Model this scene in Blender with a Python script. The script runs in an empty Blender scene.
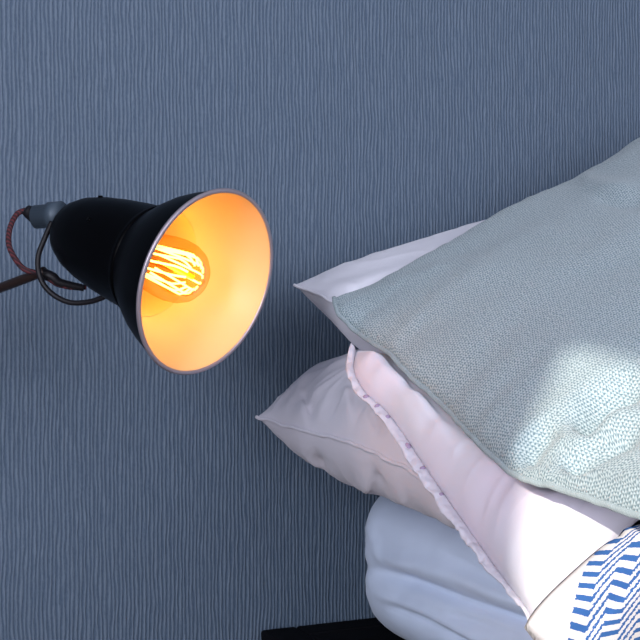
import bpy, bmesh, math, random
import numpy as np
from mathutils import Vector, Matrix, noise

random.seed(7)
scene = bpy.context.scene
col = scene.collection

# ------------------------------------------------------------------ camera
F = 1200.0                       # focal length in pixels of the 640 px frame
YAW = math.radians(24)
CAM = Vector((0.0, -1.416, 0.69))
FWD = Vector((math.sin(YAW), math.cos(YAW), 0))
RGT = Vector((math.cos(YAW), -math.sin(YAW), 0))
UP = Vector((0, 0, 1))
cd = bpy.data.cameras.new('camera')
cd.sensor_width = 36.0
cd.lens = 36.0 * F / 640.0
cd.clip_start = 0.02
cam = bpy.data.objects.new('camera', cd)
cam.location = CAM
cam.rotation_euler = (math.radians(90), 0, -YAW)
col.objects.link(cam)
scene.camera = cam

# ------------------------------------------------------------------ world, sun, window light, exposure
scene.view_settings.view_transform = 'Standard'
scene.view_settings.look = 'None'
scene.view_settings.gamma = 1.0
scene.view_settings.use_curve_mapping = False
scene.view_settings.exposure = 0.0

world = bpy.data.worlds.new('world')
scene.world = world
world.use_nodes = True
wb = world.node_tree.nodes['Background']
wb.inputs['Color'].default_value = (0.62, 0.76, 1.0, 1)
wb.inputs['Strength'].default_value = 1.0

SUN_TO = Vector((-0.82, -0.57, 0.47)).normalized()      # direction towards the sun
sd = bpy.data.lights.new('sun', 'SUN')
sd.energy = 4.5
sd.color = (1.0, 0.94, 0.80)
sd.angle = math.radians(0.6)
sun = bpy.data.objects.new('sun', sd)
sun.rotation_euler = SUN_TO.to_track_quat('Z', 'Y').to_euler()
sun.location = (-4, -4, 3)
col.objects.link(sun)

ROOM = dict(x0=-1.7, x1=2.5, y0=-3.3, y1=0.0, h=2.5)


def window_light(name, loc, rot, sx, sz, power, color):
    a = bpy.data.lights.new(name, 'AREA')
    a.shape = 'RECTANGLE'
    a.size = sx
    a.size_y = sz
    a.energy = power
    a.color = color
    o = bpy.data.objects.new(name, a)
    o.location = loc
    o.rotation_euler = rot
    col.objects.link(o)
    return o


# daylight entering through the window in the front wall and the one in the left wall
window_light('window_daylight', (0.9, ROOM['y0'] + 0.02, 1.45), (math.radians(90), 0, 0), 2.2, 1.5, 48, (0.90, 0.89, 1.0))
window_light('window_daylight', (ROOM['x0'] + 0.02, -2.7, 1.36), (math.radians(90), 0, math.radians(-90)), 1.0, 1.4, 104, (0.86, 0.89, 1.0))


# ------------------------------------------------------------------ helpers
def px(x, y, Y):
    """point on the plane y=Y seen at photograph position x, y"""
    d = FWD + RGT * ((x - 320) / F) + UP * ((320 - y) / F)
    t = (Y - CAM.y) / d.y
    return CAM + d * t


def pxd(x, y, depth):
    d = FWD + RGT * ((x - 320) / F) + UP * ((320 - y) / F)
    return CAM + d * depth


def proj(p):
    r = Vector(p) - CAM
    d = r.dot(FWD)
    return 320 + F * r.dot(RGT) / d, 320 - F * r.z / d


def link(name, verts, faces, mat, parent=None, smooth=True, uvs=None):
    me = bpy.data.meshes.new(name)
    me.from_pydata([tuple(v) for v in verts], [], faces)
    if uvs is not None:
        uvl = me.uv_layers.new(name='UVMap')
        li = np.empty(len(me.loops), dtype=np.int32)
        me.loops.foreach_get('vertex_index', li)
        uvl.data.foreach_set('uv', np.asarray(uvs, dtype=np.float32)[li].ravel())
    if smooth:
        me.polygons.foreach_set('use_smooth', [True] * len(me.polygons))
    me.update()
    if mat:
        me.materials.append(mat)
    o = bpy.data.objects.new(name, me)
    col.objects.link(o)
    if parent:
        o.parent = parent
    return o


def link_bm(name, bm, mat, parent=None, smooth=False):
    me = bpy.data.meshes.new(name)
    bm.normal_update()
    bm.to_mesh(me)
    bm.free()
    if smooth:
        me.polygons.foreach_set('use_smooth', [True] * len(me.polygons))
    me.materials.append(mat)
    o = bpy.data.objects.new(name, me)
    col.objects.link(o)
    if parent:
        o.parent = parent
    return o


def box(name, lo, hi, mat, parent=None, bevel=0.0):
    bm = bmesh.new()
    bmesh.ops.create_cube(bm, size=1.0)
    lo = Vector(lo)
    hi = Vector(hi)
    c = (lo + hi) / 2
    s = hi - lo
    for v in bm.verts:
        v.co = Vector((c.x + v.co.x * s.x, c.y + v.co.y * s.y, c.z + v.co.z * s.z))
    if bevel:
        bmesh.ops.bevel(bm, geom=bm.edges[:], offset=bevel, segments=3, profile=0.5, affect='EDGES')
    return link_bm(name, bm, mat, parent)


def empty(name, loc=(0, 0, 0), rot=None):
    o = bpy.data.objects.new(name, None)
    o.empty_display_size = 0.05
    o.location = loc
    if rot is not None:
        o.rotation_euler = rot
    col.objects.link(o)
    return o


def tag(o, label=None, cat=None, group=None, kind=None):
    if label:
        o['label'] = label
    if cat:
        o['category'] = cat
    if group:
        o['group'] = group
    if kind:
        o['kind'] = kind
    return o


def catmull(pts, n):
    """n+1 points along a Catmull-Rom curve, even in arc length"""
    P = [Vector(p) for p in pts]
    if len(P) == 2:
        return [P[0].lerp(P[1], i / n) for i in range(n + 1)]
    ext = [P[0] * 2 - P[1]] + P + [P[-1] * 2 - P[-2]]
    dense = []
    for i in range(1, len(ext) - 2):
        a, b, c, d = ext[i - 1:i + 3]
        for k in range(24):
            t = k / 24
            dense.append(0.5 * ((2 * b) + (c - a) * t + (2 * a - 5 * b + 4 * c - d) * t * t + (3 * b - a - 3 * c + d) * t ** 3))
    dense.append(P[-1])
    L = [0.0]
    for i in range(1, len(dense)):
        L.append(L[-1] + (dense[i] - dense[i - 1]).length)
    out = []
    j = 0
    for i in range(n + 1):
        s = L[-1] * i / n
        while j < len(L) - 2 and L[j + 1] < s:
            j += 1
        k = (s - L[j]) / max(1e-9, L[j + 1] - L[j])
        out.append(dense[j].lerp(dense[j + 1], min(1, max(0, k))))
    return out


def tube_geo(pts, r, seg=10, rfun=None, cap=True):
    """verts and faces of a tube swept along pts"""
    P = [Vector(p) for p in pts]
    n = len(P)
    verts, faces = [], []
    t0 = (P[1] - P[0]).normalized()
    ref = Vector((0, 0, 1)) if abs(t0.z) < 0.9 else Vector((1, 0, 0))
    nrm = t0.cross(ref).normalized()
    for i in range(n):
        t = (P[min(i + 1, n - 1)] - P[max(i - 1, 0)]).normalized()
        nrm = (nrm - t * nrm.dot(t)).normalized()
        b = t.cross(nrm)
        rr = rfun(i / (n - 1)) if rfun else r
        for k in range(seg):
            a = 2 * math.pi * k / seg
            verts.append(P[i] + (nrm * math.cos(a) + b * math.sin(a)) * rr)
    for i in range(n - 1):
        for k in range(seg):
            k2 = (k + 1) % seg
            faces.append((i * seg + k, i * seg + k2, (i + 1) * seg + k2, (i + 1) * seg + k))
    if cap:
        faces.append(tuple(range(seg))[::-1])
        faces.append(tuple((n - 1) * seg + k for k in range(seg)))
    return verts, faces


def lathe_geo(prof, seg=64):
    """profile [(radius, height)] turned about z"""
    verts, faces = [], []
    for r, h in prof:
        for k in range(seg):
            a = 2 * math.pi * k / seg
            verts.append((r * math.cos(a), r * math.sin(a), h))
    for i in range(len(prof) - 1):
        for k in range(seg):
            k2 = (k + 1) % seg
            faces.append((i * seg + k, i * seg + k2, (i + 1) * seg + k2, (i + 1) * seg + k))
    return verts, faces


# ------------------------------------------------------------------ materials
def new_mat(name):
    m = bpy.data.materials.new(name)
    m.use_nodes = True
    nt = m.node_tree
    b = nt.nodes['Principled BSDF']
    return m, nt, b


class N:
    """tiny node-graph writer"""

    def __init__(self, nt):
        self.nt = nt

    def node(self, typ, ins=None, **kw):
        n = self.nt.nodes.new(typ)
        for k, v in kw.items():
            setattr(n, k, v)
        for k, v in (ins or {}).items():
            self.set(n.inputs[k], v)
        return n

    def set(self, sock, v):
        if isinstance(v, bpy.types.NodeSocket):
            self.nt.links.new(v, sock)
        else:
            sock.default_value = v

    def math(self, op, a, b=None, c=None, clamp=False):
        n = self.nt.nodes.new('ShaderNodeMath')
        n.operation = op
        n.use_clamp = clamp
        for i, v in enumerate((a, b, c)):
            if v is not None:
                self.set(n.inputs[i], v)
        return n.outputs[0]

    def mix(self, f, a, b, blend='MIX'):
        n = self.nt.nodes.new('ShaderNodeMix')
        n.data_type = 'RGBA'
        n.blend_type = blend
        self.set(n.inputs['Factor'], f)
        self.set(n.inputs['A'], a)
        self.set(n.inputs['B'], b)
        return n.outputs['Result']

    def ramp(self, f, stops, interp='LINEAR'):
        n = self.nt.nodes.new('ShaderNodeValToRGB')
        n.color_ramp.interpolation = interp
        e = n.color_ramp.elements
        while len(e) > 1:
            e.remove(e[-1])
        e[0].position, e[0].color = stops[0]
        for p, c in stops[1:]:
            x = e.new(p)
            x.color = c
        self.set(n.inputs[0], f)
        return n.outputs[0]


def g(v):
    return (v, v, v, 1)


def plain(name, color, rough=0.5, metal=0.0, spec=0.5, nscale=0.0, bump=0.0, var=0.0):
    m, nt, b = new_mat(name)
    w = N(nt)
    b.inputs['Roughness'].default_value = rough
    b.inputs['Metallic'].default_value = metal
    b.inputs['Specular IOR Level'].default_value = spec
    c = (*color, 1)
    if nscale:
        tc = w.node('ShaderNodeTexCoord')
        nz = w.node('ShaderNodeTexNoise', {'Vector': tc.outputs['Object'], 'Scale': nscale, 'Detail': 4.0})
        dark = tuple(x * (1 - var) for x in color) + (1,)
        nt.links.new(w.mix(nz.outputs['Fac'], dark, c), b.inputs['Base Color'])
        if bump:
            bp = w.node('ShaderNodeBump', {'Height': nz.outputs['Fac'], 'Strength': 0.5, 'Distance': bump})
            nt.links.new(bp.outputs[0], b.inputs['Normal'])
    else:
        b.inputs['Base Color'].default_value = c
    return m


def wallpaper_mat():
    m, nt, b = new_mat('crinkled_wallpaper')
    w = N(nt)
    tc = w.node('ShaderNodeTexCoord')
    sp = w.node('ShaderNodeSeparateXYZ', {0: tc.outputs['Object']})
    X, Z = sp.outputs['X'], sp.outputs['Z']
    # slow sideways drift of the ribs
    cv = w.node('ShaderNodeCombineXYZ', {'X': w.math('MULTIPLY', X, 12.0), 'Y': 0.0, 'Z': w.math('MULTIPLY', Z, 5.0)})
    n1 = w.node('ShaderNodeTexNoise', {'Vector': cv.outputs[0], 'Scale': 1.0, 'Detail': 2.0})
    cv2 = w.node('ShaderNodeCombineXYZ', {'X': w.math('MULTIPLY', X, 150.0), 'Y': 3.0, 'Z': w.math('MULTIPLY', Z, 28.0)})
    n2 = w.node('ShaderNodeTexNoise', {'Vector': cv2.outputs[0], 'Scale': 1.0, 'Detail': 1.0})
    drift = w.math('ADD', w.math('MULTIPLY', w.math('SUBTRACT', n1.outputs['Fac'], 0.5), 0.012),
                   w.math('MULTIPLY', w.math('SUBTRACT', n2.outputs['Fac'], 0.5), 0.0042))
    xs = w.math('ADD', X, drift)
    rib = w.math('SINE', w.math('MULTIPLY', xs, 2 * math.pi / 0.0049))
    rib = w.math('ADD', w.math('MULTIPLY', rib, 0.5), 0.5)
    # each rib has its own height, and breaks up along its length
    cv3 = w.node('ShaderNodeCombineXYZ', {'X': w.math('MULTIPLY', xs, 230.0), 'Y': 7.0, 'Z': w.math('MULTIPLY', Z, 34.0)})
    n3 = w.node('ShaderNodeTexNoise', {'Vector': cv3.outputs[0], 'Scale': 1.0, 'Detail': 3.0})
    cv4 = w.node('ShaderNodeCombineXYZ', {'X': w.math('MULTIPLY', xs, 520.0), 'Y': 1.0, 'Z': w.math('MULTIPLY', Z, 240.0)})
    n4 = w.node('ShaderNodeTexNoise', {'Vector': cv4.outputs[0], 'Scale': 1.0, 'Detail': 2.0})
    h = w.math('MULTIPLY', rib, w.math('ADD', w.math('MULTIPLY', n3.outputs['Fac'], 1.8), -0.1))
    h = w.math('ADD', w.math('SUBTRACT', h, 0.08), w.math('MULTIPLY', n4.outputs['Fac'], 0.65))
    colr = w.ramp(h, [(0.10, (0.054, 0.085, 0.134, 1)), (0.5, (0.081, 0.117, 0.170, 1)), (1.0, (0.128, 0.170, 0.228, 1))])
    nt.links.new(colr, b.inputs['Base Color'])
    bp = w.node('ShaderNodeBump', {'Height': h, 'Strength': 0.7, 'Distance': 0.0016})
    nt.links.new(bp.outputs[0], b.inputs['Normal'])
    b.inputs['Roughness'].default_value = 0.62
    b.inputs['Specular IOR Level'].default_value = 0.3
    return m


def cotton_mat(name, color, tint=None, tint_amt=0.0, tint_scale=4.0):
    m, nt, b = new_mat(name)
    w = N(nt)
    uv = w.node('ShaderNodeUVMap')
    sp = w.node('ShaderNodeSeparateXYZ', {0: uv.outputs[0]})
    wx = w.math('SINE', w.math('MULTIPLY', sp.outputs['X'], 2 * math.pi / 0.0011))
    wy = w.math('SINE', w.math('MULTIPLY', sp.outputs['Y'], 2 * math.pi / 0.0011))
    weave = w.math('MULTIPLY', wx, wy)
    nz = w.node('ShaderNodeTexNoise', {'Vector': uv.outputs[0], 'Scale': 60.0, 'Detail': 4.0})
    base = w.mix(w.math('MULTIPLY', nz.outputs['Fac'], 0.5), (*color, 1), tuple(c * 0.93 for c in color) + (1,))
    if tint:
        n2 = w.node('ShaderNodeTexNoise', {'Vector': uv.outputs[0], 'Scale': tint_scale, 'Detail': 2.0})
        f = w.ramp(n2.outputs['Fac'], [(0.42, g(0)), (0.62, g(1))])
        base = w.mix(w.math('MULTIPLY', f, tint_amt), base, (*tint, 1))
    nt.links.new(base, b.inputs['Base Color'])
    hh = w.math('ADD', w.math('MULTIPLY', weave, 0.12), nz.outputs['Fac'])
    bp = w.node('ShaderNodeBump', {'Height': hh, 'Strength': 0.25, 'Distance': 0.0015})
    nt.links.new(bp.outputs[0], b.inputs['Normal'])
    b.inputs['Roughness'].default_value = 0.85
    b.inputs['Specular IOR Level'].default_value = 0.15
    b.inputs['Sheen Weight'].default_value = 0.15
    return m


def knit_mat():
    m, nt, b = new_mat('sage_knit')
    w = N(nt)
    uv = w.node('ShaderNodeUVMap')
    sp = w.node('ShaderNodeSeparateXYZ', {0: uv.outputs[0]})
    U, V = sp.outputs['X'], sp.outputs['Y']
    jit = w.node('ShaderNodeTexNoise', {'Vector': uv.outputs[0], 'Scale': 160.0, 'Detail': 1.0})
    j = w.math('MULTIPLY', w.math('SUBTRACT', jit.outputs['Fac'], 0.5), 9.0)
    # short stitches in offset rows
    row = w.math('DIVIDE', V, 0.0034)
    odd = w.math('MULTIPLY', w.math('MODULO', w.math('FLOOR', w.math('ADD', row, 4000.0)), 2.0), math.pi)
    a = w.math('SINE', w.math('ADD', w.math('ADD', w.math('MULTIPLY', U, 2 * math.pi / 0.0030), odd), j))
    c = w.math('SINE', w.math('MULTIPLY', row, 2 * math.pi))
    st = w.math('ADD', w.math('MULTIPLY', w.math('ADD', w.math('MULTIPLY', a, 0.6), w.math('MULTIPLY', c, 0.4)), 0.5), 0.5)
    vo = w.node('ShaderNodeTexNoise', {'Vector': uv.outputs[0], 'Scale': 330.0, 'Detail': 2.0})
    st2 = w.math('ADD', w.math('MULTIPLY', st, 0.50), w.math('MULTIPLY', vo.outputs['Fac'], 0.50))
    fac = w.ramp(st2, [(0.34, g(0)), (0.62, g(1))])
    big = w.node('ShaderNodeTexNoise', {'Vector': uv.outputs[0], 'Scale': 9.0, 'Detail': 3.0})
    lo = w.mix(big.outputs['Fac'], (0.125, 0.190, 0.222, 1), (0.165, 0.230, 0.258, 1))
    colr = w.mix(fac, lo, (0.44, 0.515, 0.54, 1))
    nt.links.new(colr, b.inputs['Base Color'])
    bp = w.node('ShaderNodeBump', {'Height': st2, 'Strength': 0.7, 'Distance': 0.0016})
    nt.links.new(bp.outputs[0], b.inputs['Normal'])
    b.inputs['Roughness'].default_value = 0.92
    b.inputs['Specular IOR Level'].default_value = 0.1
    b.inputs['Sheen Weight'].default_value = 0.2
    return m


def chevron_mat():
    m, nt, b = new_mat('chevron_weave')
    w = N(nt)
    uv = w.node('ShaderNodeUVMap')
    nz = w.node('ShaderNodeTexNoise', {'Vector': uv.outputs[0], 'Scale': 0.42, 'Detail': 2.0})
    sp = w.node('ShaderNodeSeparateXYZ', {0: uv.outputs[0]})
    X, Y = sp.outputs['X'], sp.outputs['Y']
    k = w.math('MULTIPLY', w.math('SUBTRACT', nz.outputs['Fac'], 0.5), 5.0)
    yp = w.math('MAXIMUM', Y, 0.0)
    bend = w.math('MULTIPLY', w.math('SUBTRACT', 1.0, w.math('EXPONENT', w.math('DIVIDE', yp, -18.0))), -48.0)
    u = w.math('ADD', w.math('ADD', w.math('SUBTRACT', X, bend), 6.0), w.math('MULTIPLY', Y, 0.22))      # across the zigzag columns
    tri = w.math('PINGPONG', w.math('ADD', u, k), 16.0)
    ff = w.math('ADD', w.math('MULTIPLY', u, -0.70), w.math('MULTIPLY', tri, 0.80))
    d = w.math('ADD', w.math('SUBTRACT', Y, ff), k)
    st = w.math('PINGPONG', w.math('ADD', d, 1000.0), 4.9)
    line = w.math('GREATER_THAN', st, 2.7)
    inside = w.math('GREATER_THAN', w.math('ADD', u, k), 0.0)
    f = w.math('MULTIPLY', line, inside)
    colr = w.mix(f, (0.52, 0.49, 0.50, 1), (0.03, 0.09, 0.25, 1))
    nt.links.new(colr, b.inputs['Base Color'])
    bp = w.node('ShaderNodeBump', {'Height': w.math('ADD', f, nz.outputs['Fac']), 'Strength': 0.35, 'Distance': 0.001})
    nt.links.new(bp.outputs[0], b.inputs['Normal'])
    b.inputs['Roughness'].default_value = 0.9
    b.inputs['Specular IOR Level'].default_value = 0.1
    return m


M = {}
M['wallpaper'] = wallpaper_mat()
M['plaster'] = plain('grey_plaster', (0.30, 0.31, 0.33), 0.8, spec=0.2, nscale=30, bump=0.001, var=0.05)
M['floor'] = plain('oak_floor', (0.20, 0.125, 0.075), 0.45, nscale=9, bump=0.0005, var=0.35)
M['frame_black'] = plain('black_stained_wood', (0.006, 0.006, 0.008), 0.75, spec=0.05, nscale=40, bump=0.0004, var=0.3)
M['window_white'] = plain('white_gloss_paint', (0.80, 0.80, 0.79), 0.35, nscale=20, var=0.03)
M['lilac_cotton'] = cotton_mat('lilac_grey_cotton', (0.66, 0.625, 0.69))
M['white_cotton'] = cotton_mat('cool_white_cotton', (0.74, 0.73, 0.80))
M['pink_cotton'] = cotton_mat('pink_white_cotton', (0.67, 0.655, 0.73), tint=(0.78, 0.58, 0.75), tint_amt=0.30, tint_scale=5.0)
M['hem'] = cotton_mat('hem_cotton', (0.58, 0.55, 0.62))
M['sheet'] = cotton_mat('pale_blue_sheet', (0.66, 0.74, 0.90))
M['knit'] = knit_mat()
M['chevron'] = chevron_mat()
M['hem_shadow'] = plain('plum_shadow', (0.38, 0.29, 0.42), 0.9, spec=0.1, nscale=300, var=0.3)  # plum tone painted in for the small shadows on the hem
M['enamel_black'] = plain('black_enamel', (0.0015, 0.0015, 0.002), 0.34, spec=0.04, nscale=12, var=0.2)
M['enamel_inner'] = plain('glow_tinted_enamel', (0.62, 0.46, 0.24), 0.38, spec=0.4, nscale=14, var=0.04)  # the bulb's orange glow is mixed into the enamel's base colour
M['rim'] = plain('bare_steel_rim', (0.42, 0.36, 0.40), 0.4, metal=0.6, nscale=60, var=0.2)
M['grey_metal'] = plain('dull_grey_collar', (0.06, 0.085, 0.115), 0.5, metal=0.2, nscale=40, var=0.2)
M['rubber'] = plain('black_rubber', (0.008, 0.007, 0.010), 0.5, spec=0.3, nscale=50, var=0.2)
M['bronze'] = plain('dark_bronze_arm', (0.045, 0.026, 0.022), 0.35, metal=0.5, nscale=30, var=0.4)


def braid_mat():
    m, nt, b = new_mat('braided_maroon_flex')
    w = N(nt)
    tc = w.node('ShaderNodeTexCoord')
    wv = w.node('ShaderNodeTexWave', {'Vector': tc.outputs['Object'], 'Scale': 130.0, 'Distortion': 2.0}, bands_direction='DIAGONAL')
    c = w.mix(wv.outputs['Fac'], (0.012, 0.004, 0.008, 1), (0.10, 0.015, 0.022, 1))
    nt.links.new(c, b.inputs['Base Color'])
    bp = w.node('ShaderNodeBump', {'Height': wv.outputs['Fac'], 'Strength': 0.6, 'Distance': 0.001})
    nt.links.new(bp.outputs[0], b.inputs['Normal'])
    b.inputs['Roughness'].default_value = 0.8
    return m


M['braid'] = braid_mat()


def emit_mat(name, color, strength):
    m = bpy.data.materials.new(name)
    m.use_nodes = True
    nt = m.node_tree
    nt.nodes.clear()
    w = N(nt)
    e = w.node('ShaderNodeEmission', {'Color': (*color, 1), 'Strength': strength})
    o = w.node('ShaderNodeOutputMaterial')
    nt.links.new(e.outputs[0], o.inputs['Surface'])
    return m


M['filament'] = emit_mat('glowing_filament', (1.0, 0.62, 0.20), 9.0)


def amber_glass():
    m = bpy.data.materials.new('amber_bulb_glass')
    m.use_nodes = True
    nt = m.node_tree
    nt.nodes.clear()
    w = N(nt)
    lw = w.node('ShaderNodeLayerWeight', {'Blend': 0.25})
    tr = w.node('ShaderNodeBsdfTransparent')
    nt.links.new(w.mix(lw.outputs['Facing'], (0.96, 0.82, 0.50, 1), (0.90, 0.62, 0.22, 1)), tr.inputs['Color'])
    gl = w.node('ShaderNodeBsdfGlossy', {'Color': (1, 0.95, 0.85, 1), 'Roughness': 0.06})
    mx = w.node('ShaderNodeMixShader', {0: w.math('MULTIPLY', lw.outputs['Fresnel'], 0.25)})
    nt.links.new(tr.outputs[0], mx.inputs[1])
    nt.links.new(gl.outputs[0], mx.inputs[2])
    o = w.node('ShaderNodeOutputMaterial')
    nt.links.new(mx.outputs[0], o.inputs['Surface'])
    return m


M['glass'] = amber_glass()

# ------------------------------------------------------------------ the room
R_ = ROOM
T = 0.12


def struct(o, label=None):
    o['kind'] = 'structure'
    if label:
        o['label'] = label
    return o


struct(box('floor', (R_['x0'] - T, R_['y0'] - T, -0.1), (R_['x1'] + T, R_['y1'] + T, 0.0), M['floor']),
       'dark oak floor beneath the bed')
struct(box('ceiling', (R_['x0'] - T, R_['y0'] - T, R_['h']), (R_['x1'] + T, R_['y1'] + T, R_['h'] + 0.1), M['plaster']),
       'pale grey plaster ceiling of the bedroom')
struct(box('wall_back', (R_['x0'] - T, 0.0, 0.0), (R_['x1'] + T, T, R_['h']), M['wallpaper']),
       'slate blue crinkled wallpaper wall with fine vertical ribs')
struct(box('wall_right', (R_['x1'], R_['y0'], 0.0), (R_['x1'] + T, 0.0, R_['h']), M['plaster']),
       'pale grey plaster wall on the far side of the bed')


def wall_with_hole(name, label, axis, at0, at1, a0, a1, h0, h1, w0, w1, z0, z1):
    """one wall mesh with a rectangular opening; axis 'x' = wall runs along x"""
    bm = bmesh.new()

    def bx(lo, hi):
        r = bmesh.ops.create_cube(bm, size=1.0)
        for v in r['verts']:
            v.co = Vector([(lo[i] + hi[i]) / 2 + v.co[i] * (hi[i] - lo[i]) for i in range(3)])
    for (p0, p1, q0, q1) in ((a0, w0, h0, h1), (w1, a1, h0, h1), (w0, w1, h0, z0), (w0, w1, z1, h1)):
        if axis == 'x':
            bx((p0, at0, q0), (p1, at1, q1))
        else:
            bx((at0, p0, q0), (at1, p1, q1))
    return struct(link_bm(name, bm, M['plaster']), label)


FW = (-0.2, 2.0, 0.7, 2.2)            # opening in the front wall: x0 x1 z0 z1
wall_with_hole('wall_front', 'pale grey plaster wall with a wide window behind the viewer', 'x', R_['y0'] - T, R_['y0'], R_['x0'] - T, R_['x1'] + T, 0, R_['h'], *FW)
LW = (-3.22, -2.165, 0.65, 2.075)       # opening in the left wall: y0 y1 z0 z1
wall_with_hole('wall_left', 'pale grey plaster wall with the window that lets the sun in', 'y', R_['x0'] - T, R_['x0'], R_['y0'], 0.0, 0, R_['h'], *LW)


def window(name, axis, at, a0, a1, z0, z1):
    e = empty(name, ((a0 + a1) / 2, at, z0) if axis == 'x' else (at, (a0 + a1) / 2, z0))
    struct(e, 'white painted window with a single mullion')
    f = 0.045
    bars = [(a0, a0 + f, z0, z1), (a1 - f, a1, z0, z1), (a0, a1, z0, z0 + f), (a0, a1, z1 - f, z1)]
    loc = e.location
    for i, (p0, p1, q0, q1) in enumerate(bars):
        if axis == 'x':
            lo, hi = Vector((p0, at - 0.03, q0)), Vector((p1, at + 0.03, q1))
        else:
            lo, hi = Vector((at - 0.03, p0, q0)), Vector((at + 0.03, p1, q1))
        box('window_frame', lo - loc, hi - loc, M['window_white'], e, 0.004)
    return e


window('window_1', 'x', R_['y0'] - 0.06, FW[0], FW[1], FW[2], FW[3])
window('window_2', 'y', R_['x0'] - 0.06, LW[0], LW[1], LW[2], LW[3])

# ------------------------------------------------------------------ bed frame
FT = 0.302
bed = empty('bed_frame', (0.55, -0.01, 0))
tag(bed, 'low black wooden bed frame with a ledge around the mattress', 'bed frame')


def bpart(name, lo, hi, bev=0.004):
    o = Vector((0.55, -0.01, 0))
    return box(name, Vector(lo) - o, Vector(hi) - o, M['frame_black'], bed, bev)


bpart('side_rail', (0.543, -2.1, 0.14), (0.59, -0.012, FT))
bpart('side_rail', (2.18, -2.1, 0.14), (2.22, -0.012, FT))
bpart('head_rail', (0.591, -0.052, 0.14), (2.179, -0.012, FT))
bpart('foot_rail', (0.591, -2.1, 0.14), (2.179, -2.06, FT))
for i in range(17):
    y0 = -0.055 - 0.118 * i
    bpart('platform_slat', (0.592, y0 - 0.116, FT - 0.025), (2.178, y0, FT - 0.001), 0.002)
for lx in (0.60, 2.10):
    for ly in (-2.05, -0.12):
        bpart('leg', (lx, ly, 0.0), (lx + 0.07, ly + 0.07, 0.15))


# ------------------------------------------------------------------ soft things
def seg_dist(p, a, b):
    ab = b - a
    t = np.clip(((p - a) @ ab) / max(1e-9, ab @ ab), 0, 1)
    return np.linalg.norm(p - (a + t[:, None] * ab), axis=1), t


def polyline_field(P2, pts, wid, taper=True):
    """soft 0..1 ridge along a polyline"""
    pts = [np.array(q, float) for q in pts]
    best = np.full(len(P2), 1e9)
    tt = np.zeros(len(P2))
    n = len(pts) - 1
    for i in range(n):
        d, t = seg_dist(P2, pts[i], pts[i + 1])
        k = d < best
        best[k] = d[k]
        tt[k] = (i + t[k]) / n
    f = np.exp(-(best / wid) ** 2)
    if taper:
        f *= np.clip(np.sin(np.pi * np.clip(tt, 0.04, 0.96)) * 1.6, 0, 1)
    return f


def project_np(P):
    c = np.array(CAM)
    r = P - c
    d = r @ np.array(FWD)
    return np.stack([320 + F * (r @ np.array(RGT)) / d, 320 - F * r[:, 2] / d], axis=1)


def smooth_noise(P, scale, seed, octaves=3):
    out = np.empty(len(P))
    for i, p in enumerate(P):
        v = Vector((p[0] * scale + seed, p[1] * scale - seed * 2.3, p[2] * scale + seed * 0.7))
        out[i] = noise.fractal(v, 0.9, 2.1, octaves)
    return out


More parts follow.
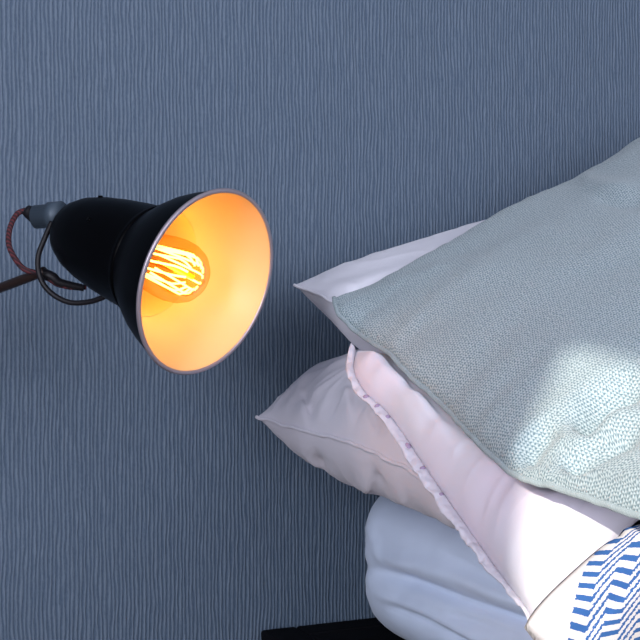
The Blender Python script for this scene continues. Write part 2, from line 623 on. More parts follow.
def pillow(name, back, front, left, right, t_top, t_bot, n=110, m=110, up=Vector((0, 0, 1)), exp=0.62,
           top_folds=(), bot_folds=(), noise_amp=0.004, noise_scale=7.0, seed=1.0, pucker=0.004,
           clamp_bot=None, mat=None, parent=None, part='cover', uvrot=False, warp=None, round_w=0.15, uv_centre=True, crumple=0.0, crumple_scale=13.0):
    """stuffed cover: a Coons patch between four seam curves, blown up on both sides.
       left/right run back->front, back/front run left->right"""
    bk = np.array([tuple(p) for p in catmull(back, n)])
    fr = np.array([tuple(p) for p in catmull(front, n)])
    lf = np.array([tuple(p) for p in catmull(left, m)])
    rt = np.array([tuple(p) for p in catmull(right, m)])
    u = np.linspace(0, 1, n + 1)
    v = np.linspace(0, 1, m + 1)
    U, V = np.meshgrid(u, v)          # [m+1, n+1]
    S = ((1 - V)[..., None] * bk[None] + V[..., None] * fr[None]
         + (1 - U)[..., None] * lf[:, None] + U[..., None] * rt[:, None]
         - ((1 - U) * (1 - V))[..., None] * bk[0] - (U * (1 - V))[..., None] * bk[-1]
         - ((1 - U) * V)[..., None] * fr[0] - (U * V)[..., None] * fr[-1])
    du = np.gradient(S, axis=1)
    dv = np.gradient(S, axis=0)
    Nn = np.cross(dv, du)
    Nn /= np.linalg.norm(Nn, axis=2, keepdims=True) + 1e-12
    nm = Nn.mean(axis=(0, 1))
    if nm @ np.array(up) < 0:
        Nn = -Nn
        nm = -nm
    nm /= np.linalg.norm(nm)
    Nn = 0.5 * Nn + 0.5 * nm
    Nn /= np.linalg.norm(Nn, axis=2, keepdims=True)
    wu = np.clip(4 * U * (1 - U), 0, 1)
    wv = np.clip(4 * V * (1 - V), 0, 1)
    edge = np.minimum(np.minimum(U, 1 - U), np.minimum(V, 1 - V))
    inner = np.clip(edge / 0.02, 0, 1)
    size_u = float(np.linalg.norm(np.diff(bk, axis=0), axis=1).sum())
    size_v = float(np.linalg.norm(np.diff(lf, axis=0), axis=1).sum())
    du_m = np.minimum(U, 1 - U) * size_u
    dv_m = np.minimum(V, 1 - V) * size_v
    rnd = lambda d: np.sqrt(np.clip(1 - (1 - np.clip(d / round_w, 0, 1)) ** 2, 0, 1))
    prof = rnd(du_m) * rnd(dv_m) * (0.65 + 0.35 * (wu ** exp) * (wv ** exp))
    # puckers running in from the seams
    pk = np.zeros_like(U)
    if pucker:
        for k, (along, dist, L) in enumerate(((U, V, size_u), (U, 1 - V, size_u), (V, U, size_v), (V, 1 - U, size_v))):
            ph = np.array([noise.fractal(Vector((x * L * 26 + seed * 3 + k * 9.1, seed, 0)), 1.0, 2.0, 2) for x in along.ravel()]).reshape(U.shape)
            pk += ph * np.exp(-(dist / 0.13) ** 2) * np.clip(dist / 0.015, 0, 1)
    flat = S.reshape(-1, 3)
    nz = smooth_noise(flat, noise_scale, seed).reshape(U.shape)
    nz2 = smooth_noise(flat, noise_scale, seed + 11.3).reshape(U.shape)
    cr = np.zeros_like(U)
    if crumple:
        c_ = np.empty(len(flat))
        for i, p in enumerate(flat):
            q = Vector(p) * crumple_scale + Vector((seed * 5.1, seed * 1.7, seed))
            q += noise.noise_vector(q * 0.6) * 0.7
            a1 = 1 - abs(noise.noise(q)) * 2.4
            a2 = 1 - abs(noise.noise(q * 2.3 + Vector((7, 3, 1)))) * 2.4
            c_[i] = max(0, a1) ** 3 + 0.4 * max(0, a2) ** 3
        cr = c_.reshape(U.shape) * np.clip(edge / 0.03, 0, 1)
    top = S + Nn * (t_top * prof + pucker * pk * 0.7 + noise_amp * nz * inner + crumple * cr)[..., None]
    bot = S - Nn * (t_bot * prof + pucker * pk * 0.7 + noise_amp * nz2 * inner + crumple * cr)[..., None]
    top = top.reshape(-1, 3)
    bot = bot.reshape(-1, 3)
    nf = Nn.reshape(-1, 3)
    inn = inner.ravel()
    if len(top_folds):
        pj = project_np(top)
        add = np.zeros(len(top))
        for pts, wid, amp in top_folds:
            add += amp * polyline_field(pj, pts, wid)
        top = top + nf * (add * inn)[:, None]
    if len(bot_folds):
        pj = project_np(bot)
        add = np.zeros(len(bot))
        for pts, wid, amp in bot_folds:
            add += amp * polyline_field(pj, pts, wid)
        bot = bot - nf * (add * inn)[:, None]
    if clamp_bot is not None:
        bot = clamp_bot(bot)
    if warp is not None:
        top = warp(top)
        bot = warp(bot)
    W = n + 1
    H = m + 1
    verts = list(map(tuple, top))
    idx_bot = np.arange(W * H)
    border = ((U == 0) | (U == 1) | (V == 0) | (V == 1)).ravel()
    ids = np.empty(W * H, dtype=int)
    k = len(verts)
    for i in range(W * H):
        if border[i]:
            ids[i] = i
        else:
            ids[i] = k
            k += 1
            verts.append(tuple(bot[i]))
    faces = []
    for j in range(m):
        for i in range(n):
            a, b_, c_, d_ = j * W + i, j * W + i + 1, (j + 1) * W + i + 1, (j + 1) * W + i
            faces.append((a, d_, c_, b_))
            faces.append((ids[a], ids[b_], ids[c_], ids[d_]))
    T3 = top.reshape(H, W, 3)
    lu = np.concatenate([np.zeros((H, 1)), np.cumsum(np.linalg.norm(np.diff(T3, axis=1), axis=2), axis=1)], axis=1)
    lv = np.concatenate([np.zeros((1, W)), np.cumsum(np.linalg.norm(np.diff(T3, axis=0), axis=2), axis=0)], axis=0)
    if uv_centre:
        lu = lu - lu[:, W // 2:W // 2 + 1]
        lv = lv - lv[H // 2:H // 2 + 1, :]
    uv_t = np.stack([lu.ravel(), lv.ravel()], axis=1)
    uvs = list(map(tuple, uv_t))
    for i in range(W * H):
        if not border[i]:
            uvs.append(tuple(uv_t[i] + np.array([2.0, 0])))
    faces = [tuple(int(x) for x in f) for f in faces]
    o = link(part, verts, faces, mat, parent, True, uvs)
    # make sure normals point outwards
    bm = bmesh.new()
    bm.from_mesh(o.data)
    bmesh.ops.recalc_face_normals(bm, faces=bm.faces[:])
    bm.to_mesh(o.data)
    bm.free()
    return o, dict(left=lf, back=bk, front=fr, right=rt, top=top.reshape(H, W, 3), N=Nn)


def seam_tube(pts, r, mat, parent, name='seam_piping', jitter=0.0):
    pp = [Vector(p) for p in pts]
    if jitter:
        pp = [p + Vector((noise.noise(p * 60), noise.noise(p * 60 + Vector((9, 0, 0))), noise.noise(p * 60 + Vector((0, 9, 0))))) * jitter for p in pp]
    v, f = tube_geo(pp, r, 8)
    uv = [(i * 0.001, 0) for i in range(len(v))]
    return link(name, v, f, mat, parent, True, uv)


# ---- mattress
MT = 0.488


def mattress():
    root = empty('mattress', (1.4, -1.05, FT))
    tag(root, 'mattress under a pale blue fitted sheet beneath the pillows', 'mattress')
    x0, x1, y0, y1 = 0.650, 2.13, -2.02, -0.035
    rc = 0.10
    # outline with rounded corners
    out = []
    dens = []
    nx, ny, nc = 60, 420, 24
    for i in range(ny):
        out.append((x0, y1 - rc + (y0 + rc - (y1 - rc)) * i / ny, (-1, 0)))
    for (cx, cy, a0) in ((x0 + rc, y0 + rc, 180), ):
        for i in range(nc):
            a = math.radians(a0 + 90 * i / nc)
            out.append((cx + rc * math.cos(a), cy + rc * math.sin(a), (math.cos(a), math.sin(a))))
    for i in range(nx):
        out.append((x0 + rc + (x1 - x0 - 2 * rc) * i / nx, y0, (0, -1)))
    for i in range(nc):
        a = math.radians(270 + 90 * i / nc)
        out.append((x1 - rc + rc * math.cos(a), y0 + rc + rc * math.sin(a), (math.cos(a), math.sin(a))))
    for i in range(nx):
        out.append((x1, y0 + rc + (y1 - y0 - 2 * rc) * i / nx, (1, 0)))
    for i in range(nc):
        a = math.radians(90 * i / nc)
        out.append((x1 - rc + rc * math.cos(a), y1 - rc + rc * math.sin(a), (math.cos(a), math.sin(a))))
    for i in range(nx):
        out.append((x1 - rc - (x1 - x0 - 2 * rc) * i / nx, y1, (0, 1)))
    for i in range(nc):
        a = math.radians(90 + 90 * i / nc)
        out.append((x0 + rc + rc * math.cos(a), y1 - rc + rc * math.sin(a), (math.cos(a), math.sin(a))))
    no = len(out)
    # profile up the side: (inset, z)
    prof = []
    H = MT - FT
    rr = 0.045
    for i in range(9):
        a = math.radians(-90 + 90 * i / 8)
        prof.append((0.05 - 0.05 * math.cos(a), 0.05 + 0.05 * math.sin(a)))
    for i in range(1, 22):
        prof.append((0.0, 0.05 + (H - 0.05 - rr) * i / 22))
    for i in range(11):
        a = math.radians(90 * i / 10)
        prof.append((rr - rr * math.cos(a), H - rr + rr * math.sin(a)))
    for k in (0.08, 0.13, 0.2, 0.3, 0.5):
        prof.append((k, H + 0.004 * min(1, k / 0.2)))
    V, UV = [], []
    o0 = Vector(root.location)
    pts = []
    for ins, z in prof:
        for (x, y, nn) in out:
            pts.append((x - nn[0] * ins, y - nn[1] * ins, FT + z, nn[0], nn[1], ins))
    A = np.array(pts)
    P = A[:, :3].copy()
    sidew = np.clip(1 - A[:, 5] / 0.06, 0, 1)
    pj = project_np(P)
    vis = (A[:, 3] < -0.2)
    add = np.zeros(len(P))
    zn = (P[:, 2] - FT) / H
    add += 0.010 * np.sin(np.pi * np.clip(zn, 0, 1))
    folds = [([(372, 566), (420, 582), (480, 605), (560, 632), (640, 660)], 6, -0.016),
             ([(375, 555), (430, 565), (500, 590), (560, 610)], 9, 0.009),
             ([(372, 590), (430, 612), (520, 655)], 8, 0.008),
             ([(385, 600), (440, 622), (520, 668)], 5, -0.010),
             ([(440, 610), (490, 622), (540, 640)], 4, -0.005),
             ([(372, 520), (390, 560)], 5, 0.0025),
             ([(430, 540), (500, 580), (560, 600)], 6, -0.003)]
    for q, wd, am in folds:
        add += am * polyline_field(pj, q, wd) * vis
    P[:, 0] += A[:, 3] * add * sidew
    P[:, 1] += A[:, 4] * add * sidew * (A[:, 4] < 0.3)
    nzv = smooth_noise(P * np.array([1, 1, 2.5]), 9.0, 4.0)
    P[:, 0] += A[:, 3] * nzv * 0.003
    P -= np.array(o0)
    F_ = []
    for i in range(len(prof) - 1):
        for k in range(no):
            k2 = (k + 1) % no
            F_.append((i * no + k, i * no + k2, (i + 1) * no + k2, (i + 1) * no + k))
    F_.append(tuple((len(prof) - 1) * no + k for k in range(no)))
    F_.append(tuple(range(no))[::-1])
    uvs = [(a[1] if abs(a[3]) > .5 else a[0], a[2]) for a in A]
    o = link('sheet_cover', list(map(tuple, P)), F_, M['sheet'], root, True, uvs)
    bm = bmesh.new()
    bm.from_mesh(o.data)
    bmesh.ops.recalc_face_normals(bm, faces=bm.faces[:])
    bm.to_mesh(o.data)
    bm.free()


mattress()


def clamp_on_mattress(P):
    P = P.copy()
    inside = np.clip((P[:, 0] - 0.63) / 0.06, 0, 1)
    lim = MT + 0.010
    low = np.maximum(P[:, 2], lim)
    P[:, 2] = P[:, 2] * (1 - inside) + low * inside
    k = 0.012
    fl = 0.502 + 0.010 * np.clip((P[:, 0] - 0.5) / -0.1, 0, 1)
    P[:, 2] = fl + k * np.log1p(np.exp(np.clip((P[:, 2] - fl) / k, -30, 30)))
    return P


# ---- lower lilac pillow, lying on the mattress
p1 = empty('pillow', (0.85, -0.33, MT + 0.008))
tag(p1, 'lilac grey pillow lowest in the stack, its pointed corner overhanging the mattress', 'pillow', 'pillows stacked on the bed')
A = px(257, 417, -0.12)
P1_left = [A, px(300, 430, -0.22), px(345, 441, -0.33), px(410, 471, -0.455), px(442, 502, -0.52), Vector((0.53, -0.57, 0.52))]
P1_back = [A, Vector((0.60, -0.075, 0.60)), Vector((0.8, -0.06, 0.575)), Vector((1.2, -0.07, 0.57))]
P1_front = [P1_left[-1], Vector((0.8, -0.54, 0.53)), Vector((1.2, -0.55, 0.53))]
P1_right = [P1_back[-1], Vector((1.19, -0.3, 0.56)), P1_front[-1]]


def loc_children(root):
    for c in root.children:
        c.matrix_parent_inverse = Matrix.Translation(-Vector(root.location))


c1, i1 = pillow('pillow', P1_back, P1_front, P1_left, P1_right, 0.085, 0.125, n=210, m=190, mat=M['lilac_cotton'], parent=p1, seed=2.0,
                exp=0.5, clamp_bot=clamp_on_mattress, noise_amp=0.005, crumple=0.0045, pucker=0.006,
                top_folds=[([(305, 385), (312, 410), (312, 432)], 5, -0.010), ([(345, 385), (348, 410), (345, 440)], 6, 0.008),
                           ([(370, 400), (385, 440), (395, 460)], 5, -0.007)],
                bot_folds=[([(312, 434), (318, 455), (330, 480)], 6, -0.012), ([(350, 444), (362, 470), (368, 500)], 7, 0.012),
                           ([(362, 446), (375, 470), (385, 500)], 6, -0.014), ([(380, 460), (400, 490), (405, 510)], 5, 0.008),
                           ([(385, 455), (420, 490), (440, 510)], 4, -0.007)])
seam_tube(i1['left'], 0.0022, M['lilac_cotton'], p1, 'seam', 0.0015)
loc_children(p1)

# ---- pink-white pillow with a gathered edge, tipped forward over the lower one
p2 = empty('pillow', (0.85, -0.5, 0.56))
tag(p2, 'pinkish white pillow with a ruffled edge, sloping down under the sage cushion', 'pillow', 'pillows stacked on the bed')
seam_px = [(355, 351), (354, 372), (365, 393), (384, 410), (400, 430), (414, 451), (428, 472), (446, 498), (470, 532), (502, 577), (524, 606), (536, 630)]
_L = [0.0]
for _a, _b in zip(seam_px, seam_px[1:]):
    _L.append(_L[-1] + math.hypot(_b[0] - _a[0], _b[1] - _a[1]))
P2_left = [px(q[0], q[1], -0.375 - 0.31 * (l / _L[-1]) ** 0.9) for q, l in zip(seam_px, _L)]
B = P2_left[0]
P2_back = [B, px(372, 349, -0.372), px(392, 347, -0.37), Vector((0.7, -0.33, 0.68)), Vector((1.2, -0.22, 0.74))]
P2_front = [P2_left[-1], Vector((0.525, -0.71, 0.51)), Vector((0.56, -0.735, 0.56)), Vector((0.63, -0.755, 0.59)), Vector((0.9, -0.72, 0.57)), Vector((1.2, -0.70, 0.56))]
P2_right = [P2_back[-1], Vector((1.2, -0.45, 0.68)), P2_front[-1]]
c2, i2 = pillow('pillow', P2_back, P2_front, P2_left, P2_right, 0.050, 0.03, mat=M['pink_cotton'], parent=p2, seed=5.0, round_w=0.08,
                exp=0.5, noise_amp=0.005, pucker=0.005, n=180, m=180, crumple=0.0022, crumple_scale=10,
                top_folds=[([(378, 385), (392, 405), (412, 440)], 3, -0.003), ([(395, 380), (405, 410), (425, 445)], 5, 0.003),
                           ([(420, 445), (450, 490), (490, 550)], 4, -0.003),
                           ([(545, 572), (575, 548), (610, 528)], 7, -0.010), ([(530, 570), (550, 552), (580, 535)], 7, 0.007), ([(525, 590), (545, 580), (560, 568)], 5, -0.006)])
loc_children(p2)


def ruffle():
    n = 260
    base = catmull(P2_left, n)
    verts, faces, uvs = [], [], []
    nr = 7
    L = 0
    for i, p in enumerate(base):
        t = (base[min(i + 1, n)] - base[max(i - 1, 0)]).normalized()
        out = (-RGT * 0.9 - FWD * 0.25).normalized()
        out = (out - t * out.dot(t)).normalized()
        nrm = t.cross(out).normalized()
        if nrm.dot(-FWD) < 0:
            nrm = -nrm
        s = i / n
        if i:
            L += (p - base[i - 1]).length
        wid = 0.0072 + 0.0045 * math.sin(math.pi * min(1, max(0, s))) ** 2 + 0.0022 * noise.noise(Vector((L * 55, 0, 3)))
        wid *= min(1, 0.35 + (1 - s) * 3)
        ear = max(0, 1 - s / 0.06)
        for k in range(nr):
            q = k / (nr - 1)
            wob = math.sin(L * 2 * math.pi / 0.034 + 2.5 * noise.noise(Vector((L * 30, 1, 0)))) * 0.0007 * q + 0.0026 * q * noise.noise(Vector((L * 150, q * 2, 7))) + 0.0009 * noise.noise(Vector((L * 260, q * 4, 1)))
            lift = 0.0012 * math.sin(q * math.pi)
            pos = p + out * (wid * q * (1 - 0.5 * ear)) + nrm * (wob + lift + 0.0004) + UP * (ear * 0.007 * q)
            verts.append(pos)
            uvs.append((L, 5 + q * wid))
    for i in range(n):
        for k in range(nr - 1):
            a = i * nr + k
            faces.append((a, a + 1, a + nr + 1, a + nr))
    o = link('ruffled_edge', verts, faces, M['hem'], p2, True, uvs)
    so = o.modifiers.new('thick', 'SOLIDIFY')
    so.thickness = 0.0014
    so.offset = 0
    return base


rb = ruffle()
for s, ln in ((0.19, 0.010), (0.235, 0.008), (0.28, 0.006), (0.385, 0.012), (0.47, 0.007), (0.56, 0.006)):  # small shadows along the hem, built as plum beads
    i = int(s * len(rb))
    j = min(len(rb) - 1, i + max(3, int(ln / 0.0021)))
    pts = []
    for k in range(i, j + 1):
        p = rb[k]
        pts.append(p - FWD * 0.0030 - RGT * 0.003)
    v, f = tube_geo(pts, 0.0022, 8, rfun=lambda q: 0.0012 + 0.0020 * math.sin(math.pi * q))
    link('hem_shadow_bead', v, f, M['hem_shadow'], p2)['label'] = 'small plum shadow painted on the hem'
loc_children(p2)

# ---- white pillow behind the sage cushion
p3 = empty('pillow', (0.85, -0.35, 0.7))
tag(p3, 'cool white pillow behind the sage cushion, pointed corner towards the lamp', 'pillow', 'pillows stacked on the bed')
Cc = px(294, 285, -0.20)
P3_left = [Cc, px(315, 293, -0.23), px(334, 303, -0.265), Vector((0.545, -0.335, 0.68))]
P3_back = [Cc, px(345, 265, -0.17), px(400, 246, -0.15), px(450, 231, -0.13), px(490, 219, -0.12), Vector((1.15, -0.11, 0.90))]
P3_front = [P3_left[-1], Vector((0.85, -0.38, 0.70)), Vector((1.15, -0.40, 0.74))]
P3_right = [P3_back[-1], P3_front[-1]]
c3, i3 = pillow('pillow', P3_back, P3_front, P3_left, P3_right, 0.018, 0.10, round_w=0.10, mat=M['white_cotton'], parent=p3, seed=8.0,
                exp=0.55, noise_amp=0.002, pucker=0.002, crumple=0.0015, crumple_scale=9,
                top_folds=[([(310, 290), (350, 285), (400, 268)], 6, 0.002), ([(440, 245), (425, 255), (415, 268)], 5, -0.004)])
seam_tube(i3['left'], 0.0018, M['white_cotton'], p3, 'seam', 0.001)
loc_children(p3)

# ---- big sage cushion on top
p4 = empty('cushion', (0.85, -0.55, 0.72))
tag(p4, 'large sage green knitted cushion leaning on top of the stack, partly in sun', 'cushion')
D = px(334, 298, -0.285)
P4_left = [D, px(338, 313, -0.315), px(354, 329, -0.345), px(369, 341, -0.375), px(388, 352, -0.41), px(408, 374, -0.455), px(440, 402, -0.51), px(465, 430, -0.565), px(497, 460, -0.63),
           px(512, 472, -0.655), px(527, 480, -0.68), px(575, 494, -0.745), px(640, 517, -0.83), px(720, 545, -0.92)]
P4_back = [D, px(375, 287, -0.265), px(430, 259, -0.24), px(495, 224, -0.21), px(550, 199, -0.19), px(590, 177, -0.18), px(640, 144, -0.17), Vector((1.18, -0.16, 0.99))]
P4_front = [P4_left[-1], Vector((0.75, -0.93, 0.60)), Vector((1.1, -0.90, 0.70))]
P4_right = [P4_back[-1], Vector((1.2, -0.5, 0.92)), P4_front[-1]]
c4, i4 = pillow('pillow', P4_back, P4_front, P4_left, P4_right, 0.055, 0.02, n=210, m=210, mat=M['knit'], parent=p4, seed=3.0,
                up=Vector((-0.3, -0.5, 0.8)), exp=0.55, noise_amp=0.006, noise_scale=5, pucker=0.004,
                top_folds=[([(519, 474), (527, 456), (540, 436), (556, 418)], 11, -0.012),
                           ([(570, 430), (584, 417), (597, 401), (625, 386), (655, 376)], 13, -0.020),
                           ([(560, 466), (578, 454), (609, 436), (650, 419)], 13, -0.018),
                           ([(550, 448), (590, 430), (640, 402)], 12, 0.006),
                           ([(575, 178), (600, 185), (640, 190)], 7, 0.005), ([(590, 195), (620, 205), (650, 205)], 6, -0.004),
                           ([(380, 290), (420, 275), (450, 262)], 6, 0.003)])
seam_tube(i4['left'], 0.0025, M['knit'], p4, 'seam', 0.0012)
loc_children(p4)

# ---- chevron throw, bunched up in front of the pillows
th = empty('throw_blanket', (0.75, -1.1, MT))
tag(th, 'white throw with a blue zigzag weave bunched in front of the pillows', 'blanket')
E = px(524, 628, -0.765)
T_back = [E, px(533, 611, -0.765), px(556, 586, -0.77), px(600, 547, -0.775), px(620, 536, -0.78), px(640, 527, -0.785), Vector((0.62, -0.80, 0.55)), Vector((1.2, -0.80, 0.53))]
T_left = [E, px(543, 650, -0.775), px(590, 692, -0.80), Vector((0.43, -0.95, 0.475)), Vector((0.43, -1.15, 0.50))]
T_front = [T_left[-1], Vector((0.7, -1.2, 0.525)), Vector((1.2, -1.2, 0.55))]
T_right = [T_back[-1], T_front[-1]]
c5, i5 = pillow('throw_blanket', T_back, T_front, T_left, T_right, 0.042, 0.012, mat=M['chevron'], parent=th, seed=6.0, uv_centre=False,
                exp=0.5, noise_amp=0.003, pucker=0.002, up=Vector((-.3, -.5, .8)))
# the weave runs on a flat chart lying along the throw's sloping face
_n = Vector((-0.45, -0.65, 0.60)).normalized()
_e1 = Vector((0.822, -0.569, 0)).normalized()
_e2 = _n.cross(_e1).normalized()
if _e2.z < 0:
    _e2 = -_e2
_o = px(640, 528, -0.785)
_sx = 0.00063
_uvl = c5.data.uv_layers[0].data
for _lp in c5.data.loops:
    _r = c5.data.vertices[_lp.vertex_index].co - _o
    _uvl[_lp.index].uv = (_r.dot(_e1) / _sx, -_r.dot(_e2) / (_sx / 0.8))
loc_children(th)


# ---- soft things give way under what lies on them
from mathutils.bvhtree import BVHTree


def press(lower, uppers, gap=0.005, spread=14):
    me = lower.data
    n = len(me.vertices)
    co = np.empty(n * 3)
    me.vertices.foreach_get('co', co)
    co = co.reshape(-1, 3)
    dz = np.zeros(n)
    for up in uppers:
        um = up.data
        bvh = BVHTree.FromPolygons([v.co.copy() for v in um.vertices], [tuple(p.vertices) for p in um.polygons])
        for i in range(n):
            z = co[i, 2] + dz[i]
            hit = bvh.ray_cast(Vector((co[i, 0], co[i, 1], 0.0)), UP)
            if hit[0] is not None and z > hit[0].z - gap:
                dz[i] = hit[0].z - gap - 0.004 * max(0.0, min(1.0, 0.5 - (z - hit[0].z))) - co[i, 2]
    # the dent spreads a little way past the contact
    ne = len(me.edges)
    ed = np.empty(ne * 2, dtype=np.int64)
    me.edges.foreach_get('vertices', ed)
    ed = ed.reshape(-1, 2)
    deg = np.bincount(ed.ravel(), minlength=n).clip(1)
    for _ in range(spread):
        acc = np.bincount(ed[:, 0], weights=dz[ed[:, 1]], minlength=n) + np.bincount(ed[:, 1], weights=dz[ed[:, 0]], minlength=n)
        dz = np.minimum(dz, acc / deg)
    co[:, 2] += dz
    me.vertices.foreach_set('co', co.ravel())
    me.update()


def meshes(root):
    return [c for c in root.children if c.type == 'MESH']


for low, ups in ((p3, [p4]), (p2, [p4, p3]), (p1, [p4, p3, p2]), (th, [p4, p2])):
    for c in meshes(low):
        press(c, [q for r in ups for q in meshes(r)])

# ------------------------------------------------------------------ reading lamp
def lamp():
    toward = 0.56
    lat = math.sqrt(1 - toward ** 2)
    axis = (RGT * (lat * 0.934) + UP * (-lat * 0.358) - FWD * toward).normalized()
    depth = 1.05
    k = depth / F                                   # metres per pixel at the rim
    rimc = pxd(208.5, 283, depth)
    root = empty('reading_lamp', rimc)
    tag(root, 'black enamelled reading lamp with a glowing filament bulb, aimed at the pillows', 'lamp')
    rot = axis.to_track_quat('Z', 'Y').to_matrix().to_4x4()
    MW = Matrix.Translation(rimc) @ rot

    def add(name, geo, mat, parent=root, label=None, smooth=True, world=False):
        v, f = geo
        vv = [Vector(p) for p in v] if world else [MW @ Vector(p) for p in v]
        vv = [p - rimc for p in vv]
        o = link(name, vv, f, mat, parent, smooth)
        if label:
            o['label'] = label
        return o

    R = 95.0 * k
    outer = [(1.00, 0.0), (0.985, -0.06), (0.955, -0.16), (0.905, -0.30), (0.84, -0.45), (0.765, -0.58), (0.70, -0.68), (0.655, -0.75), (0.625, -0.80)]
    shade = [(r * R, z * R) for r, z in outer]
    inner = [(r * R - 0.0016, z * R) for r, z in outer]
    add('shade', lathe_geo(shade[::-1], 96), M['enamel_black'])
    lin = add('shade_lining', lathe_geo(inner, 96), M['enamel_inner'], label='enamelled inside of the shade, tinted with orange bulb glow')
    ring = [(R - 0.0022, 0.0), (R - 0.0022, 0.0012), (R + 0.0010, 0.0016), (R + 0.0018, 0.0), (R + 0.0010, -0.0016), (R - 0.0003, -0.0016)]
    add('rim', lathe_geo(ring, 96), M['rim'], label='thin bare rim of the shade')
    # socket housing
    h0 = -0.80
    house = [(0.625, h0 + .02), (0.640, h0), (0.640, h0 - 0.03), (0.615, h0 - 0.04), (0.605, h0 - 0.10), (0.585, h0 - 0.35), (0.55, h0 - 0.65), (0.50, h0 - 0.95),
             (0.44, h0 - 1.17), (0.36, h0 - 1.34), (0.27, h0 - 1.45), (0.16, h0 - 1.52), (0.0, h0 - 1.545)]
    hb = add('housing', lathe_geo([(r * R, z * R) for r, z in house][::-1], 72), M['enamel_black'])
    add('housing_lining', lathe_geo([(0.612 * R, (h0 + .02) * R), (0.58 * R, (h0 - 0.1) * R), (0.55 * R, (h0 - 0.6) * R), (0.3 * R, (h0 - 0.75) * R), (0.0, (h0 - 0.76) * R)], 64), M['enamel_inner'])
    # small rivets on the housing
    for a, z, hr in ((2.6, h0 - 0.65, 0.545), (1.75, h0 - 0.95, 0.495)):
        c = Vector((math.cos(a) * hr * R, math.sin(a) * hr * R, z * R))
        pts = [c * 1.0, c + Vector((math.cos(a), math.sin(a), 0)) * 0.0016]
        add('rivet', tube_geo(pts, 0.0022, 10), M['enamel_black'], hb)
    # bulb (filament cage inside amber glass) on the axis
    bulb = empty('bulb', (0, 0, 0))
    bulb.parent = root
    tip = -0.11
    gp = [(0.0, tip), (0.07, tip - 0.006), (0.15, tip - 0.035), (0.23, tip - 0.085), (0.295, tip - 0.16), (0.335, tip - 0.26), (0.350, tip - 0.38), (0.345, tip - 0.52),
          (0.32, tip - 0.72), (0.275, tip - 0.95), (0.22, tip - 1.12), (0.17, tip - 1.22), (0.155, tip - 1.30)]
    add('glass', lathe_geo([(r * R, z * R) for r, z in gp], 48), M['glass'], bulb, 'amber tinted bulb glass')
    base = [(0.155, tip - 1.29), (0.155, tip - 1.55), (0.0, tip - 1.55)]
    add('bulb_cap', lathe_geo([(r * R, z * R) for r, z in base], 32), M['grey_metal'], bulb)
    nfil = 14
    for i in range(nfil):
        a0 = 2 * math.pi * i / nfil
        pts = []
        for q in range(13):
            s = q / 12
            z = (tip - 0.10) - s * 0.72
            rr = 0.235 * math.sin(math.pi * min(1, 0.12 + 0.85 * (1 - s))) ** 0.5 if False else 0.235 * (1 - (1 - min(1, s * 5)) ** 2 * 0.45) * (1 - 0.25 * s)
            a = a0 + 0.35 * s
            pts.append(Vector((rr * R * math.cos(a), rr * R * math.sin(a), z * R)))
        add('filament', tube_geo(pts, 0.0010, 6), M['filament'], bulb)
    stem = [Vector((0, 0, (tip - 0.12) * R)), Vector((0, 0, (tip - 1.25) * R))]
    add('glass_stem', tube_geo(stem, 0.0026, 10), M['glass'], bulb)
    # the bulb's light
    pl = bpy.data.lights.new('bulb_glow', 'POINT')
    pl.energy = 0.27
    pl.color = (1.0, 0.41, 0.005)
    pl.shadow_soft_size = 0.016
    po = bpy.data.objects.new('bulb_glow', pl)
    po.location = (MW @ Vector((0, 0, (tip - 0.42) * R))) - rimc
    po.parent = bulb
    col.objects.link(po)

    # collar, flex and arm behind the housing
    zc = (h0 - 1.5) * R
    cdir = Vector(axis) * -1
    end = MW @ Vector((0, 0, zc))
    d_end = (end - CAM).dot(FWD)
    g0 = pxd(62, 215, d_end - 0.005)
    g1 = pxd(36, 217, d_end + 0.005)
    g2 = pxd(26, 210, d_end + 0.006)
    v, f = tube_geo([g0, g0.lerp(g1, 0.45), g0.lerp(g1, 0.46), g1], 0.0085, 24, rfun=lambda s: 0.0135 if s < 0.4 else 0.0115)
    add('collar', (v, f), M['grey_metal'], world=True, label='dull grey cord collar')
    ends = [pxd(50, 217, d_end - 0.01), pxd(42, 240, d_end - 0.012)]
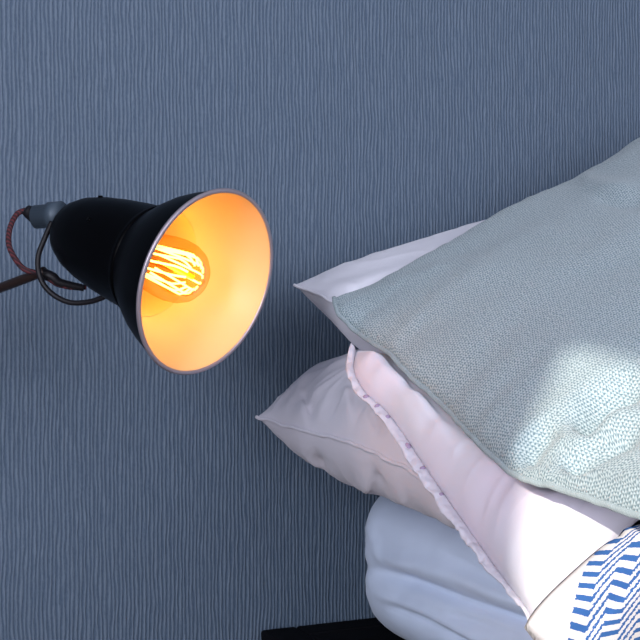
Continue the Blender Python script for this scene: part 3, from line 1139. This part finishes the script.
    v, f = tube_geo([g1 + (g0 - g1) * 0.1, g1, g2 + (g1 - g2) * .3, g2], 0.0075, 18, rfun=lambda s: 0.0085 - 0.003 * s)
    add('strain_relief', (v, f), M['rubber'], world=True)
    flex = catmull([g2, pxd(17, 214, d_end + .004), pxd(10, 228, d_end), pxd(9, 245, d_end - .004), pxd(16, 260, d_end - .006), pxd(26, 270, d_end - .006),
                    pxd(42, 274, d_end - .006), pxd(56, 283, d_end - .004), pxd(70, 287, d_end), pxd(86, 287, d_end + .006)], 90)
    add('flex_cord', tube_geo(flex, 0.0027, 10), M['braid'], world=True, label='dark red braided flex')
    loop = catmull([pxd(52, 222, d_end - .014), pxd(44, 240, d_end - .018), pxd(38, 258, d_end - .02), pxd(40, 277, d_end - .02), pxd(50, 292, d_end - .022), pxd(68, 302, d_end - .026),
                    pxd(88, 302, d_end - .032), pxd(106, 296, d_end - .04), pxd(118, 288, d_end - .04)], 80)
    add('bracket_loop', tube_geo(loop, 0.0026, 10), M['rubber'], world=True, label='thin black wire loop bracket')
    # arm running off to the left to a bracket on the wall
    joint = pxd(40, 273, d_end - .004)
    out = pxd(0, 288, d_end + 0.02)
    dirn = (out - joint).normalized()
    elbow = joint + dirn * 0.30
    add('arm', tube_geo([joint - dirn * 0.006, joint, elbow], 0.0048, 16), M['bronze'], world=True, label='dark bronze arm')
    add('arm_bracket', tube_geo(catmull([joint, pxd(52, 277, d_end - .004), pxd(60, 283, d_end - .002), pxd(84, 288, d_end + .004)], 20), 0.004, 12, rfun=lambda s: 0.0058 - 0.0025 * s), M['rubber'], world=True)
    wallp = Vector((elbow.x - 0.05, -0.012, elbow.z))
    add('lower_arm', tube_geo([elbow, wallp], 0.0048, 16), M['bronze'], world=True)
    add('elbow_joint', tube_geo([elbow - UP * 0.012, elbow + UP * 0.012], 0.009, 20), M['enamel_black'], world=True)
    pv = [wallp + Vector((0, 0.011, 0)), wallp - Vector((0, 0.004, 0)), wallp - Vector((0, 0.010, 0))]
    add('wall_plate', tube_geo(pv, 0.035, 40, rfun=lambda s: 0.035 if s < 0.6 else 0.028), M['enamel_black'], world=True)


lamp()
